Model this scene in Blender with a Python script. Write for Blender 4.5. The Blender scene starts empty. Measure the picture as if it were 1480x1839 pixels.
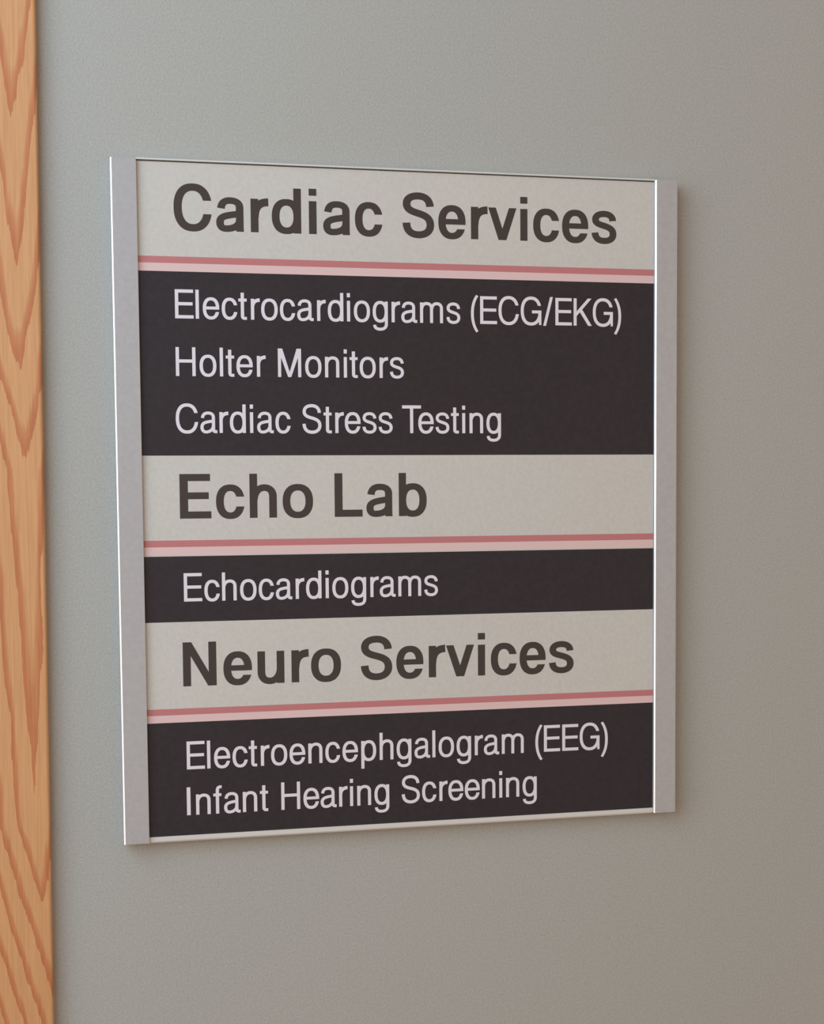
import bpy, bmesh, math
from mathutils import Matrix, Vector
from mathutils.geometry import delaunay_2d_cdt

scene = bpy.context.scene
COL = scene.collection

# ------------------------------------------------------------------ units
# The sign plane uses (u, v, w): u to the right, v down, w into the wall,
# measured in sign widths (12 inches) from the top left front corner.
S = 0.305                    # sign width in metres
TOP = 1.70                   # height of the sign's top edge above the floor
DEPTH = 0.032                # sign front to wall, in sign widths
HT = 1.1423                  # sign height / width


def P(u, v, w=0.0):
    return Vector((u * S, (w - DEPTH) * S, TOP - v * S))


# ----------------------------------------------------------------- camera
R = ((0.9703679149941706, 0.008015988027954803, -0.2414991790582198),
     (-0.02471542464207126, 0.9975002681541223, -0.06619941704588914),
     (0.24036484213507706, 0.07020654505378501, 0.9681403739628784))
cam = bpy.data.cameras.new('camera')
cam_ob = bpy.data.objects.new('camera', cam)
COL.objects.link(cam_ob)


def sdir(r):
    return Vector((r[0], r[2], -r[1]))


rx, ry, rz = sdir(R[0]), -sdir(R[1]), -sdir(R[2])
loc = P(-0.16365024259699523, 0.5521464561607786, -2.689392792540437)
cam_ob.matrix_world = Matrix(((rx.x, ry.x, rz.x, loc.x), (rx.y, ry.y, rz.y, loc.y),
                              (rx.z, ry.z, rz.z, loc.z), (0, 0, 0, 1)))
cam.sensor_fit = 'VERTICAL'
cam.sensor_height = 24.0
cam.lens = 24.0 * 2854.9625274354257 / 1839.0
cam.shift_x = 0.0
cam.shift_y = (1085 - 919.5) / 1839.0      # the photograph is cropped from a taller frame
cam.clip_start = 0.01
scene.camera = cam_ob

# ------------------------------------------------------------------ light
scene.view_settings.view_transform = 'Standard'
scene.view_settings.look = 'None'
scene.view_settings.gamma = 1.0
scene.view_settings.use_curve_mapping = False
scene.view_settings.exposure = 0.0

world = bpy.data.worlds.new('world')
scene.world = world
world.use_nodes = True
bg = world.node_tree.nodes['Background']


def area(name, loc, target, sx, sy, power, color):
    l = bpy.data.lights.new(name, 'AREA')
    l.shape = 'RECTANGLE'
    l.size, l.size_y = sx, sy
    l.energy = power
    l.color = color
    o = bpy.data.objects.new(name, l)
    COL.objects.link(o)
    o.location = loc
    o.rotation_euler = (Vector(target) - Vector(loc)).to_track_quat('-Z', 'Y').to_euler()
    return o


KEY, GLINT, AMB = (5.0, 7.2, 9.3), (8.6, 8.6, 8.5), (0.755, 0.583, 0.463)     # light strengths per channel


def lamp(name, loc, target, sx, sy, rgb):
    p = max(max(rgb), 1e-6)
    return area(name, loc, target, sx, sy, p, tuple(c / p for c in rgb))


lamp('left_key_light', (-0.58, -0.66, 1.98), (0.0, 0.0, 1.6), 0.9, 0.9, KEY)  # added key light without a fixture, set for the wall's cool falloff
lamp('rail_glint_light', (-2.2, -1.3, 1.47), (0.0, -1.3, 1.47), 1.5, 1.75, GLINT)  # unseen light added at the left so the rail facets reflect a bright line
bg.inputs[0].default_value = AMB + (1.0,)
bg.inputs[1].default_value = 1.0


# -------------------------------------------------------------- materials
def srgb(r, g, b):
    f = lambda c: (c / 255 / 12.92) if c / 255 <= 0.04045 else ((c / 255 + 0.055) / 1.055) ** 2.4
    return (f(r), f(g), f(b), 1.0)


def mat(name, color, rough=0.5, metal=0.0, spec=0.5):
    m = bpy.data.materials.new(name)
    m.use_nodes = True
    b = m.node_tree.nodes['Principled BSDF']
    b.inputs['Base Color'].default_value = color
    b.inputs['Roughness'].default_value = rough
    b.inputs['Metallic'].default_value = metal
    b.inputs['Specular IOR Level'].default_value = spec
    return m


def mottle(m, scale, lo, hi, detail=4.0, bump=0.0, bscale=None, stretch=(1, 1, 1)):
    """Slight procedural variation of a material's own colour, with an optional fine bump."""
    nt = m.node_tree
    N, L = nt.nodes, nt.links
    b = N['Principled BSDF']
    tc = N.new('ShaderNodeTexCoord')
    mp = N.new('ShaderNodeMapping')
    mp.inputs['Scale'].default_value = stretch
    L.new(tc.outputs['Object'], mp.inputs['Vector'])
    no = N.new('ShaderNodeTexNoise')
    no.inputs['Scale'].default_value = scale
    no.inputs['Detail'].default_value = detail
    no.inputs['Roughness'].default_value = 0.65
    L.new(mp.outputs[0], no.inputs['Vector'])
    r = N.new('ShaderNodeValToRGB')
    r.color_ramp.elements[0].position, r.color_ramp.elements[1].position = 0.3, 0.7
    r.color_ramp.elements[0].color, r.color_ramp.elements[1].color = lo, hi
    L.new(no.outputs['Fac'], r.inputs[0])
    L.new(r.outputs[0], b.inputs['Base Color'])
    if bump:
        n2 = N.new('ShaderNodeTexNoise')
        n2.inputs['Scale'].default_value = bscale or scale
        n2.inputs['Detail'].default_value = 3.0
        L.new(mp.outputs[0], n2.inputs['Vector'])
        bp = N.new('ShaderNodeBump')
        bp.inputs['Strength'].default_value = bump
        bp.inputs['Distance'].default_value = 0.001
        L.new(n2.outputs['Fac'], bp.inputs['Height'])
        L.new(bp.outputs[0], b.inputs['Normal'])


M_wall = mat('painted_wall', srgb(178, 176, 168), 0.75, spec=0.25)
mottle(M_wall, 850.0, srgb(170, 168, 161), srgb(186, 184, 176), 5.0, 0.25, 1200.0)
M_floor = mat('floor_vinyl', srgb(150, 140, 126), 0.5)
mottle(M_floor, 30.0, srgb(140, 131, 118), srgb(160, 150, 136))
M_ceil = mat('ceiling_tile', srgb(222, 220, 212), 0.9)
mottle(M_ceil, 180.0, srgb(214, 212, 204), srgb(230, 228, 220))
M_alu = mat('satin_aluminium', srgb(184, 184, 186), 0.36, 0.35)
mottle(M_alu, 300.0, srgb(180, 180, 182), srgb(189, 189, 191), 3.0)
M_polish = mat('polished_aluminium', srgb(236, 236, 238), 0.22, 1.0)
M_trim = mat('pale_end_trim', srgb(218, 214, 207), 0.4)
M_back = mat('dark_backing', srgb(60, 58, 56), 0.6)
M_white = mat('off_white_insert', srgb(213, 208, 198), 0.5)
mottle(M_white, 500.0, srgb(202, 197, 188), srgb(211, 206, 197), 4.0)
M_black = mat('charcoal_insert', srgb(50, 45, 48), 0.48, spec=0.34)
mottle(M_black, 350.0, srgb(43, 37, 41), srgb(52, 45, 49), 4.0)
M_ink = mat('dark_brown_ink', srgb(62, 52, 48), 0.5)
M_letter = mat('pale_lettering', srgb(232, 225, 230), 0.5)
M_rose = mat('rose_stripe', srgb(196, 122, 122), 0.5)
M_pink = mat('pale_pink_stripe', srgb(228, 196, 192), 0.5)


def oak_material():
    """Honey oak with cathedral grain: bands of distance from a slowly bending heart line."""
    m = mat('honey_oak', srgb(196, 140, 100), 0.42)
    nt = m.node_tree
    N, L = nt.nodes, nt.links
    b = N['Principled BSDF']
    tc = N.new('ShaderNodeTexCoord')
    sep = N.new('ShaderNodeSeparateXYZ')
    L.new(tc.outputs['Object'], sep.inputs[0])

    def mth(op, a, bb=None, c=None):
        n = N.new('ShaderNodeMath')
        n.operation = op
        for i, q in enumerate((a, bb, c)):
            if q is None:
                continue
            if isinstance(q, (int, float)):
                n.inputs[i].default_value = q
            else:
                L.new(q, n.inputs[i])
        return n.outputs[0]

    def noise(vec_scale, scale, detail, rough=0.6):
        mp = N.new('ShaderNodeMapping')
        mp.inputs['Scale'].default_value = vec_scale
        L.new(tc.outputs['Object'], mp.inputs['Vector'])
        n = N.new('ShaderNodeTexNoise')
        n.inputs['Scale'].default_value = scale
        n.inputs['Detail'].default_value = detail
        n.inputs['Roughness'].default_value = rough
        L.new(mp.outputs[0], n.inputs['Vector'])
        return n.outputs['Fac']

    x, z = sep.outputs[0], sep.outputs[2]
    wob = mth('SUBTRACT', noise((1, 1, 0.35), 14.0, 3.0), 0.5)       # slow bend of the heart line
    xc = mth('ADD', x, mth('MULTIPLY', wob, 0.016))
    xc = mth('ADD', xc, mth('ADD', mth('MULTIPLY', z, OAK_LEAN), OAK_HEART))
    xc = mth('SUBTRACT', xc, mth('MULTIPLY', mth('MAXIMUM', mth('SUBTRACT', 1.345, z), 0.0), 0.08))
    arm = mth('POWER', mth('ADD', mth('MULTIPLY', xc, xc), 0.0000025), 0.5)
    # growth bands are closely spaced in places and far apart in others along the board
    phase = mth('MULTIPLY', mth('MINIMUM', mth('SUBTRACT', z, OAK_BANDS[0]), 0.0), 16.0)
    for z0, z1 in zip(OAK_BANDS[:-1], OAK_BANDS[1:]):
        seg = mth('MINIMUM', mth('MAXIMUM', mth('SUBTRACT', z, z0), 0.0), z1 - z0)
        phase = mth('ADD', phase, mth('DIVIDE', seg, z1 - z0))
    phase = mth('ADD', phase, mth('MULTIPLY', mth('MAXIMUM', mth('SUBTRACT', z, OAK_BANDS[-1]), 0.0), 16.0))
    ring = mth('SUBTRACT', phase, mth('MULTIPLY', arm, OAK_X))
    jag = mth('SUBTRACT', noise((1, 1, 0.06), 420.0, 3.0), 0.5)      # ragged band ends
    big = mth('SUBTRACT', noise((1, 1, 0.3), 9.0, 2.0), 0.5)
    ring = mth('ADD', ring, mth('MULTIPLY', jag, 0.42))
    ring = mth('ADD', ring, mth('MULTIPLY', big, 0.5))
    fr = mth('FRACT', ring)
    cr = N.new('ShaderNodeValToRGB')
    e = cr.color_ramp.elements
    e[0].position, e[0].color = 0.0, OAK_DARK
    e[1].position, e[1].color = 1.0, OAK_LIGHT
    for pos, c in ((0.10, OAK_DARK), (0.25, OAK_MID), (0.36, OAK_LIGHT), (0.97, OAK_LIGHT)):
        q = e.new(pos)
        q.color = c
    L.new(fr, cr.inputs[0])
    # pores and fine straight fibres
    fib = noise((1, 1, 0.03), 900.0, 4.0, 0.7)
    fr2 = N.new('ShaderNodeValToRGB')
    fr2.color_ramp.elements[0].position, fr2.color_ramp.elements[1].position = 0.30, 0.62
    fr2.color_ramp.elements[0].color = (0.80, 0.74, 0.68, 1)
    fr2.color_ramp.elements[1].color = (1, 1, 1, 1)
    L.new(fib, fr2.inputs[0])
    mx = N.new('ShaderNodeMix')
    mx.data_type = 'RGBA'
    mx.blend_type = 'MULTIPLY'
    mx.inputs[0].default_value = 0.75
    L.new(cr.outputs[0], mx.inputs[6])
    L.new(fr2.outputs[0], mx.inputs[7])
    L.new(mx.outputs[2], b.inputs['Base Color'])
    return m


OAK_HEART, OAK_LEAN, OAK_X = -0.0095, 0.012, 112.0
OAK_BANDS = (1.215, 1.268, 1.318, 1.364, 1.544, 1.588, 1.635, 1.709)
OAK_DARK, OAK_MID, OAK_LIGHT = srgb(198, 122, 78), srgb(206, 138, 90), srgb(218, 161, 110)
M_oak = oak_material()


# ---------------------------------------------------------------- helpers
def link(name, bm, m, parent=None, origin=None):
    me = bpy.data.meshes.new(name)
    bm.normal_update()
    if origin is not None:
        bmesh.ops.translate(bm, verts=bm.verts, vec=-Vector(origin))
    bm.to_mesh(me)
    bm.free()
    me.materials.append(m)
    o = bpy.data.objects.new(name, me)
    COL.objects.link(o)
    if parent is not None:
        o.parent = parent
    elif origin is not None:
        o.location = origin
    return o


def box(bm, lo, hi):
    """Axis aligned box between two world points."""
    lo, hi = Vector(map(min, lo, hi)), Vector(map(max, lo, hi))
    g = bmesh.ops.create_cube(bm, size=1.0)
    c, d = (lo + hi) / 2, hi - lo
    for q in g['verts']:
        q.co = Vector((q.co.x * d.x + c.x, q.co.y * d.y + c.y, q.co.z * d.z + c.z))
    return g['verts']


def extrude_profile(bm, prof, z0, z1):
    """Closed profile of (x, y) points swept from z0 to z1."""
    a = [bm.verts.new((x, y, z0)) for x, y in prof]
    b = [bm.verts.new((x, y, z1)) for x, y in prof]
    n = len(prof)
    for i in range(n):
        bm.faces.new((a[i], a[(i + 1) % n], b[(i + 1) % n], b[i]))
    bm.faces.new(a[::-1])
    bm.faces.new(b)
    bmesh.ops.recalc_face_normals(bm, faces=bm.faces)


def structure(name, bm, m, origin=None):
    o = link(name, bm, m, None, origin)
    o['kind'] = 'structure'
    return o


# ------------------------------------------------------------- room shell
bm = bmesh.new()
box(bm, (-2.4, 0.0, 0.0), (3.2, 0.12, 2.7))
structure('wall_back', bm, M_wall)
bm = bmesh.new()
box(bm, (-2.4, -3.2, -0.1), (3.2, 0.12, 0.0))
structure('floor', bm, M_floor)
bm = bmesh.new()
box(bm, (-2.4, -3.2, 2.7), (3.2, 0.12, 2.8))
structure('ceiling', bm, M_ceil)

# oak door casing to the left of the sign: a flat board with eased edges, very slightly out of plumb
CW, CT = 0.083, 0.0070
bm = bmesh.new()
er = 0.0016
prof = [(-CW, 0.0), (0.0, 0.0), (0.0, -CT + er)]
for k in range(1, 6):
    t = k / 5 * math.pi / 2
    prof.append((-er + er * math.cos(t), -CT + er - er * math.sin(t)))
for k in range(0, 6):
    t = math.pi / 2 + k / 5 * math.pi / 2
    prof.append((-CW + er + er * math.cos(t), -CT + er - er * math.sin(t)))
extrude_profile(bm, prof, 0.0, 2.12)
casing = structure('trim_1', bm, M_oak)
z_mid = TOP - 0.5787 * S
lean = 0.0057
casing.rotation_euler = (0, lean, 0)
casing.location = (-0.1174 * S - math.tan(lean) * z_mid, 0.0, 0.0)

# ------------------------------------------------------------- lettering
LINES = {
    'Cardiac Services': (0.11330, [0.09876, 0.17028, 0.22549, 0.26427, 0.32420, 0.35220, 0.40753, 0.46259, 0.49033, 0.55603, 0.61082, 0.64727, 0.70013, 0.72743, 0.78206, 0.83669]),
    'Electrocardiograms (ECG/EKG)': (0.25922, [0.09734, 0.13298, 0.14631, 0.17867, 0.20784, 0.22548, 0.24510, 0.27743, 0.30657, 0.33890, 0.35979, 0.39150, 0.40523, 0.43799, 0.46943, 0.48871, 0.52070, 0.56997, 0.59737, 0.61212, 0.62787, 0.66385, 0.70453, 0.74982, 0.76661, 0.80130, 0.83898, 0.88020]),
    'Holter Monitors': (0.35479, [0.09747, 0.13960, 0.17195, 0.18504, 0.20143, 0.23422, 0.25385, 0.27025, 0.31935, 0.35212, 0.38493, 0.39805, 0.41447, 0.44728, 0.46799]),
    'Cardiac Stress Testing': (0.44959, [0.09769, 0.13910, 0.16921, 0.18908, 0.22160, 0.23522, 0.26708, 0.29614, 0.31242, 0.35144, 0.36831, 0.38702, 0.41850, 0.44708, 0.47496, 0.49008, 0.51746, 0.54897, 0.57799, 0.59544, 0.60876, 0.64105]),
    'Echo Lab': (0.59346, [0.09707, 0.16218, 0.21644, 0.27609, 0.33559, 0.36254, 0.42253, 0.47777]),
    'Echocardiograms': (0.73356, [0.10359, 0.14144, 0.16956, 0.20191, 0.23425, 0.26333, 0.29568, 0.31597, 0.34865, 0.36206, 0.39491, 0.42717, 0.44598, 0.47777, 0.52633]),
    'Neuro Services': (0.87785, [0.09811, 0.17110, 0.22557, 0.28470, 0.32182, 0.38160, 0.40891, 0.47448, 0.52923, 0.56584, 0.61874, 0.64624, 0.70085, 0.75546]),
    'Electroencephgalogram (EEG)': (1.02037, [0.10334, 0.13929, 0.15249, 0.18476, 0.21384, 0.23107, 0.25109, 0.28303, 0.31466, 0.34663, 0.37641, 0.40892, 0.44154, 0.47359, 0.50602, 0.53718, 0.55032, 0.58300, 0.61469, 0.63366, 0.66553, 0.71276, 0.72829, 0.74347, 0.77825, 0.81380, 0.85537]),
    'Infant Hearing Screening': (1.09922, [0.10219, 0.11910, 0.15165, 0.16843, 0.19935, 0.23201, 0.24872, 0.26542, 0.30644, 0.33685, 0.36758, 0.38769, 0.40051, 0.43280, 0.46508, 0.48144, 0.51976, 0.54886, 0.56738, 0.59773, 0.62833, 0.66051, 0.67315, 0.70564]),
}


def bez(p0, p1, p2, p3, n=14):
    out = []
    for i in range(n + 1):
        t = i / n
        s = 1 - t
        out.append((s**3 * p0[0] + 3 * s * s * t * p1[0] + 3 * s * t * t * p2[0] + t**3 * p3[0],
                    s**3 * p0[1] + 3 * s * s * t * p1[1] + 3 * s * t * t * p2[1] + t**3 * p3[1]))
    return out


def path(*seg):
    """First a start point, then tuples of three points (curve) or one point (line)."""
    pts = [seg[0]]
    for s in seg[1:]:
        if isinstance(s[0], tuple):
            pts += bez(pts[-1], *s)[1:]
        else:
            pts.append(s)
    return pts


def stroke(pts, V, H):
    """Pen stroke: V is the thickness of upright runs, H of level runs."""
    L_, R_ = [], []
    n = len(pts)
    for i, p in enumerate(pts):
        a, b = pts[max(i - 1, 0)], pts[min(i + 1, n - 1)]
        dx, dy = b[0] - a[0], b[1] - a[1]
        d = math.hypot(dx, dy) or 1.0
        nx, ny = -dy / d, dx / d
        L_.append((p[0] + nx * V / 2, p[1] + ny * H / 2))
        R_.append((p[0] - nx * V / 2, p[1] - ny * H / 2))
    out = []
    for i in range(n - 1):
        out += [[L_[i], R_[i], R_[i + 1]], [L_[i], R_[i + 1], L_[i + 1]]]
    return out


def ring(x0, y0, x1, y1, V, H, e=2.3, n=56):
    cx, cy, a, b = (x0 + x1) / 2, (y0 + y1) / 2, (x1 - x0) / 2, (y1 - y0) / 2

    def pt(a_, b_, t):
        c, s = math.cos(t), math.sin(t)
        return (cx + a_ * math.copysign(abs(c) ** (2 / e), c), cy + b_ * math.copysign(abs(s) ** (2 / e), s))
    out = []
    for i in range(n):
        t0, t1 = 2 * math.pi * i / n, 2 * math.pi * (i + 1) / n
        out.append([pt(a, b, t0), pt(a, b, t1), pt(a - V, b - H, t1), pt(a - V, b - H, t0)])
    return out


def clip(polys, a, b, c):
    """Keep what lies where a*x + b*y + c >= 0."""
    out = []
    for p in polys:
        q = []
        for i in range(len(p)):
            s, t = p[i], p[(i + 1) % len(p)]
            fs, ft = a * s[0] + b * s[1] + c, a * t[0] + b * t[1] + c
            if fs >= 0:
                q.append(s)
            if (fs >= 0) != (ft >= 0):
                k = fs / (fs - ft)
                q.append((s[0] + (t[0] - s[0]) * k, s[1] + (t[1] - s[1]) * k))
        if len(q) >= 3:
            out.append(q)
    return out


def wedge(polys, xm, lo, hi):
    left, right = clip(polys, -1, 0, xm), clip(polys, 1, 0, -xm)
    return left + clip(right, 0, 1, -hi) + clip(right, 0, -1, lo)


def rect(x0, y0, x1, y1):
    return [[(x0, y0), (x1, y0), (x1, y1), (x0, y1)]]


def glyph_regular(ch):
    V, H = 96, 78
    if ch == 'C':
        return wedge(ring(44, -19, 692, 737, V, 82), 380, 272, 497)
    if ch == 'E':
        return rect(86, 0, 184, 718) + rect(86, 636, 611, 718) + rect(86, 324, 592, 404) + rect(86, 0, 616, 82)
    if ch == 'G':
        return (wedge(ring(48, -19, 708, 737, V, 82), 390, 340, 500) + rect(404, 300, 704, 378)
                + rect(628, 0, 704, 378))
    if ch == 'H':
        return rect(77, 0, 174, 718) + rect(549, 0, 646, 718) + rect(77, 334, 646, 414)
    if ch == 'I':
        return rect(86, 0, 194, 718)
    if ch == 'K':
        return (rect(76, 0, 174, 718) + [[(150, 228), (150, 352), (532, 718), (655, 718)]]
                + [[(262, 375), (338, 445), (665, 0), (545, 0)]])
    if ch == 'M':
        return (rect(73, 0, 167, 718) + rect(667, 0, 761, 718) + [[(73, 718), (205, 718), (463, 0), (371, 0)]]
                + [[(629, 718), (761, 718), (463, 0), (371, 0)]])
    if ch == 'S':
        return stroke(path((558, 515), ((554, 630), (470, 696), (330, 696)), ((195, 696), (108, 640), (108, 545)),
                           ((108, 440), (215, 412), (330, 384)), ((470, 350), (571, 315), (571, 195)),
                           ((571, 85), (475, 22), (340, 22)), ((190, 22), (105, 95), (100, 235))), V, 82)
    if ch == 'T':
        return rect(14, 636, 597, 718) + rect(257, 0, 354, 718)
    if ch == 'a':
        return (stroke(path((102, 374), ((108, 458), (170, 499), (262, 499)), ((368, 499), (417, 455), (417, 385)),
                            (417, 112), ((417, 62), (430, 34), (470, 32)), (526, 30)), 92, 76)
                + stroke(path((417, 325), ((410, 288), (330, 290), (270, 280)), ((170, 264), (84, 240), (84, 145)),
                              ((84, 70), (125, 24), (205, 24)), ((310, 24), (417, 85), (417, 195))), 94, 74))
    if ch == 'c':
        return wedge(ring(30, -15, 486, 538, V, H), 272, 182, 352)
    if ch == 'd':
        return ring(35, -15, 497, 538, V, H) + rect(405, 0, 501, 718)
    if ch == 'e':
        return wedge(ring(40, -15, 516, 538, V, H), 285, 174, 234) + rect(90, 234, 488, 308)
    if ch == 'f':
        return stroke(path((134, 0), (134, 590), ((134, 660), (165, 690), (225, 690)), (262, 688)), V, 76) \
            + rect(14, 449, 252, 523)
    if ch == 'g':
        return ring(40, -15, 497, 538, V, H) + stroke(path((453, 523), (453, -40), ((453, -140), (380, -182), (265, -182)),
                                                           ((165, -182), (100, -150), (97, -72))), 94, 76)
    if ch in 'hn':
        return rect(63, 0, 159, 718 if ch == 'h' else 523) + stroke(
            path((111, 330), ((120, 430), (190, 498), (290, 498)), ((388, 498), (443, 450), (443, 360)), (443, 0)), V, H)
    if ch == 'i':
        return rect(63, 0, 159, 523) + rect(63, 612, 159, 718)
    if ch == 'l':
        return rect(63, 0, 159, 718)
    if ch == 'm':
        return rect(63, 0, 157, 523) + stroke(
            path((110, 330), ((118, 430), (170, 498), (263, 498)), ((348, 498), (417, 460), (417, 370)), (417, 0)), 94, H) \
            + stroke(path((417, 330), ((425, 430), (480, 498), (575, 498)), ((662, 498), (724, 460), (724, 370)),
                          (724, 0)), 94, H)
    if ch == 'o':
        return ring(35, -15, 521, 538, V, H)
    if ch == 'p':
        return ring(58, -15, 517, 538, V, H) + rect(56, -207, 152, 523)
    if ch == 'r':
        return rect(73, 0, 169, 523) + stroke(path((121, 290), ((122, 420), (190, 492), (334, 493))), 94, 88)
    if ch == 's':
        return stroke(path((409, 374), ((405, 452), (350, 500), (246, 500)), ((150, 500), (84, 462), (84, 390)),
                           ((84, 325), (150, 305), (246, 280)), ((350, 254), (414, 225), (414, 145)),
                           ((414, 65), (345, 24), (250, 24)), ((145, 24), (84, 70), (79, 162))), 92, 76)
    if ch == 't':
        return rect(14, 449, 257, 523) + stroke(path((130, 669), (130, 95), ((130, 45), (150, 30), (195, 30)), (257, 30)),
                                                V, 74)
    if ch == '(':
        return stroke(path((268, 733), ((150, 590), (114, 430), (114, 263)), ((114, 95), (150, -60), (268, -207))), 90, 54)
    if ch == ')':
        return stroke(path((65, 733), ((183, 590), (219, 430), (219, 263)), ((219, 95), (183, -60), (65, -207))), 90, 54)
    if ch == '/':
        return [[(-17, -19), (74, -19), (295, 737), (204, 737)]]
    return []


def glyph_bold(ch):
    V, H = 136, 106
    if ch == 'C':
        return wedge(ring(44, -19, 700, 737, 140, 116), 380, 260, 472)
    if ch == 'E':
        return rect(76, 0, 220, 718) + rect(76, 604, 607, 718) + rect(76, 312, 580, 422) + rect(76, 0, 621, 114)
    if ch == 'L':
        return rect(76, 0, 220, 718) + rect(76, 0, 583, 116)
    if ch == 'N':
        return rect(69, 0, 206, 718) + rect(517, 0, 654, 718) + [[(69, 718), (219, 718), (654, 0), (504, 0)]]
    if ch == 'S':
        return stroke(path((548, 505), ((543, 620), (455, 675), (330, 675)), ((200, 675), (120, 625), (120, 545)),
                           ((120, 445), (225, 420), (335, 392)), ((465, 358), (553, 320), (553, 205)),
                           ((553, 100), (460, 43), (335, 43)), ((195, 43), (117, 110), (114, 235))), 140, 114)
    if ch == 'a':
        return clip(stroke(path((120, 362), ((130, 450), (185, 489), (275, 489)), ((390, 489), (443, 450), (443, 375)),
                            (443, 60), (447, -8)), 132, 104), 0, 1, 0) \
                + stroke(path((443, 300), ((430, 275), (350, 272), (280, 260)), ((180, 242), (100, 225), (100, 142)),
                              ((100, 75), (135, 43), (205, 43)), ((320, 43), (443, 85), (443, 190))), 132, 104)
    if ch == 'b':
        return ring(61, -14, 578, 546, V, H) + rect(61, 0, 196, 718)
    if ch == 'c':
        return wedge(ring(34, -14, 534, 546, V, H), 295, 188, 347)
    if ch == 'd':
        return ring(34, -14, 551, 546, V, H) + rect(416, 0, 551, 718)
    if ch == 'e':
        return wedge(ring(23, -14, 528, 546, V, H), 285, 155, 228) + rect(90, 228, 480, 318)
    if ch == 'h':
        return rect(65, 0, 201, 718) + stroke(
            path((139, 290), ((145, 410), (220, 491), (325, 491)), ((425, 491), (478, 430), (478, 345)), (478, 0)), V, 108)
    if ch == 'i':
        return rect(71, 0, 207, 526) + rect(71, 614, 207, 725)
    if ch == 'o':
        return ring(34, -14, 578, 546, V, H)
    if ch == 'r':
        return rect(64, 0, 200, 532) + stroke(path((138, 240), ((142, 400), (215, 484), (375, 482))), 134, 126)
    if ch == 's':
        return stroke(path((441, 376), ((437, 455), (370, 492), (270, 492)), ((170, 492), (106, 455), (106, 395)),
                           ((106, 325), (190, 315), (275, 292)), ((385, 262), (446, 235), (446, 155)),
                           ((446, 75), (370, 40), (275, 40)), ((160, 40), (100, 90), (96, 176))), 132, 104)
    if ch == 'u':
        return stroke(path((134, 532), (134, 190), ((134, 95), (195, 40), (285, 40)), ((390, 40), (465, 115), (477, 240))),
                      V, 108) + rect(409, 0, 545, 532)
    if ch == 'v':
        return [[(13, 532), (154, 532), (346, 0), (204, 0)], [(402, 532), (543, 532), (352, 0), (210, 0)]]
    return []


SX_R, SY_R = 5.82e-5, 6.69e-5
SX_B, SY_B = 9.70e-5, 1.0446e-4
INK = 0.0004 * 0.33             # print thickness, in sign widths
W_PANEL = 0.0074                # recess of the printed inserts behind the rail fronts


def inside(c, poly):
    sgn = 0
    for i in range(len(poly)):
        a, b = poly[i], poly[(i + 1) % len(poly)]
        k = (b[0] - a[0]) * (c[1] - a[1]) - (b[1] - a[1]) * (c[0] - a[0])
        if abs(k) < 1e-9:
            continue
        if sgn and (k > 0) != (sgn > 0):
            return False
        sgn = k
    return True


def lettering(text, parent, origin, bold):
    vb, org = LINES[text]
    sx, sy = (SX_B, SY_B) if bold else (SX_R, SY_R)
    bm = bmesh.new()
    for ch, u0 in zip(text, org):
        co, faces = [], []
        for poly in (glyph_bold if bold else glyph_regular)(ch):
            faces.append(list(range(len(co), len(co) + len(poly))))
            co += [Vector(q) for q in poly]
        if not faces:
            continue
        # merge the strokes of a letter into one clean outline
        vc, _e, fc, _ov, _oe, _of = delaunay_2d_cdt(co, [], faces, 0, 1e-3)
        vs = [bm.verts.new(P(u0 + q[0] * sx, vb - q[1] * sy, W_PANEL - INK)) for q in vc]
        for f in fc:
            c = sum((vc[i] for i in f), Vector((0, 0))) / len(f)
            if any(inside(c, [co[i] for i in p]) for p in faces):
                bm.faces.new([vs[i] for i in f])
    for f in bm.faces:
        f.normal_update()
        if f.normal.y > 0:
            f.normal_flip()
    o = link('lettering', bm, M_ink if bold else M_letter, parent, origin)
    o['label'] = ('dark brown bold words %s' if bold else 'pale words %s') % text
    return o


# -------------------------------------------------------------- the sign
ORG = P(0.5, HT, DEPTH)
sign = bpy.data.objects.new('wall_sign', None)
COL.objects.link(sign)
sign.location = ORG
sign['label'] = 'aluminium framed directory sign with black and white strips beside the oak door casing'
sign['category'] = 'sign'

PL, PR = 0.04237, 0.95791

bm = bmesh.new()
box(bm, P(PL, 0.004, 0.0112), P(PR, HT - 0.004, DEPTH - 0.0002))
link('backing_plate', bm, M_back, sign, ORG)


def side_rail(u0, u1):
    """Extruded rail; the left front edge is cut back to a polished facet, the right one barely eased."""
    a, b = P(u0, 0, 0), P(u1, 0, DEPTH)
    prof = [(a.x, b.y), (a.x, a.y + EASE[1] * S), (a.x + EASE[0] * S, a.y)]
    r = 0.0007 * S
    for k in range(0, 4):
        t = k / 3 * math.pi / 2
        prof.append((b.x - r + r * math.sin(t), a.y + r - r * math.cos(t)))
    prof.append((b.x, b.y))
    m = bmesh.new()
    extrude_profile(m, prof, P(0, HT).z, P(0, 0).z)
    o = link('side_rail', m, M_alu, sign, ORG)
    o.data.materials.append(M_polish)
    for f in o.data.polygons:
        if f.normal.x < -0.3 and f.normal.y < -0.3:
            f.material_index = 1
    return o


EASE = (0.0023, 0.00178)
side_rail(0.0, PL)
side_rail(PR, 1.0)

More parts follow.
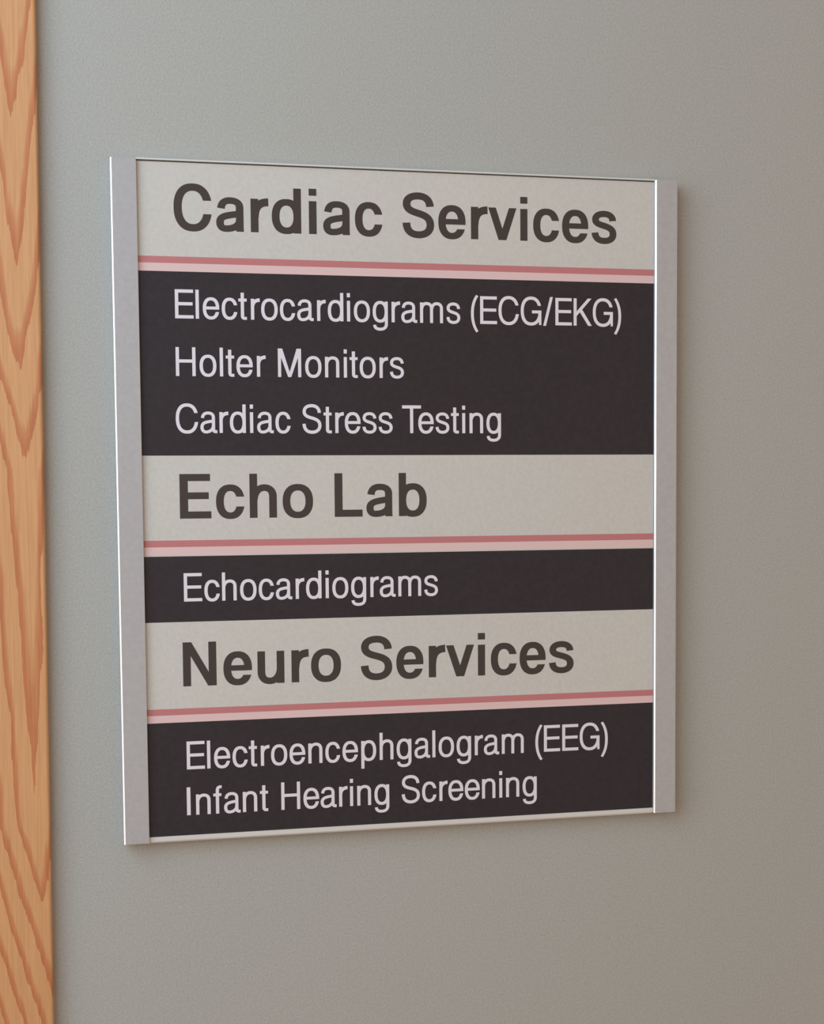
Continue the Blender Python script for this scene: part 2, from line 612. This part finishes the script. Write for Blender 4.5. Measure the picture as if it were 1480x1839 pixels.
# thin top rail with a dark joint under it, and a stepped bottom rail
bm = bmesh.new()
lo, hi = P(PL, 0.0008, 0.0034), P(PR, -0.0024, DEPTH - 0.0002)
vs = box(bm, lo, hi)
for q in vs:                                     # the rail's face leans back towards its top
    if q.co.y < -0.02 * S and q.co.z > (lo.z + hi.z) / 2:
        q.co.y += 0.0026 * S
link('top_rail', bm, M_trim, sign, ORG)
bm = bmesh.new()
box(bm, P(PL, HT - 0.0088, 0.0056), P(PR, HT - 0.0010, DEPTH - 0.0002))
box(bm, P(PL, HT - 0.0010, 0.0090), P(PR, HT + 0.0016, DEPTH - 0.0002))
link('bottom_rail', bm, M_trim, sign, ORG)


def panel(name, v0, v1, m):
    q = bmesh.new()
    box(q, P(PL, v0, W_PANEL), P(PR, v1, 0.0110))
    return link(name, q, m, sign, ORG)


def stripe(v0, v1, m, parent, label):
    q = bmesh.new()
    box(q, P(PL, v0, W_PANEL - INK), P(PR, v1, W_PANEL + 0.0005))
    o = link('accent_stripe', q, m, parent, ORG)
    o['label'] = label


SECTIONS = (
    (0.0026, 0.1572, 0.1683, 0.1818, 0.4876, 'Cardiac Services',
     ('Electrocardiograms (ECG/EKG)', 'Holter Monitors', 'Cardiac Stress Testing')),
    (0.4876, 0.6300, 0.6412, 0.6569, 0.7681, 'Echo Lab', ('Echocardiograms',)),
    (0.7681, 0.9155, 0.9264, 0.9391, HT - 0.0088, 'Neuro Services',
     ('Electroencephgalogram (EEG)', 'Infant Hearing Screening')),
)
for v0, s0, s1, k0, k1, head, items in SECTIONS:
    hp = panel('header_panel', v0, k0, M_white)
    hp['label'] = 'off-white strip headed %s' % head
    lettering(head, hp, ORG, True)
    stripe(s0, s1, M_rose, hp, 'dusty rose stripe')
    stripe(s1, k0 - (0.0018 if head == 'Echo Lab' else 0.0), M_pink, hp, 'pale pink stripe')
    lp = panel('listing_panel', k0, k1, M_black)
    lp['label'] = 'charcoal black strip listing %s' % items[0]
    for it in items:
        lettering(it, lp, ORG, False)
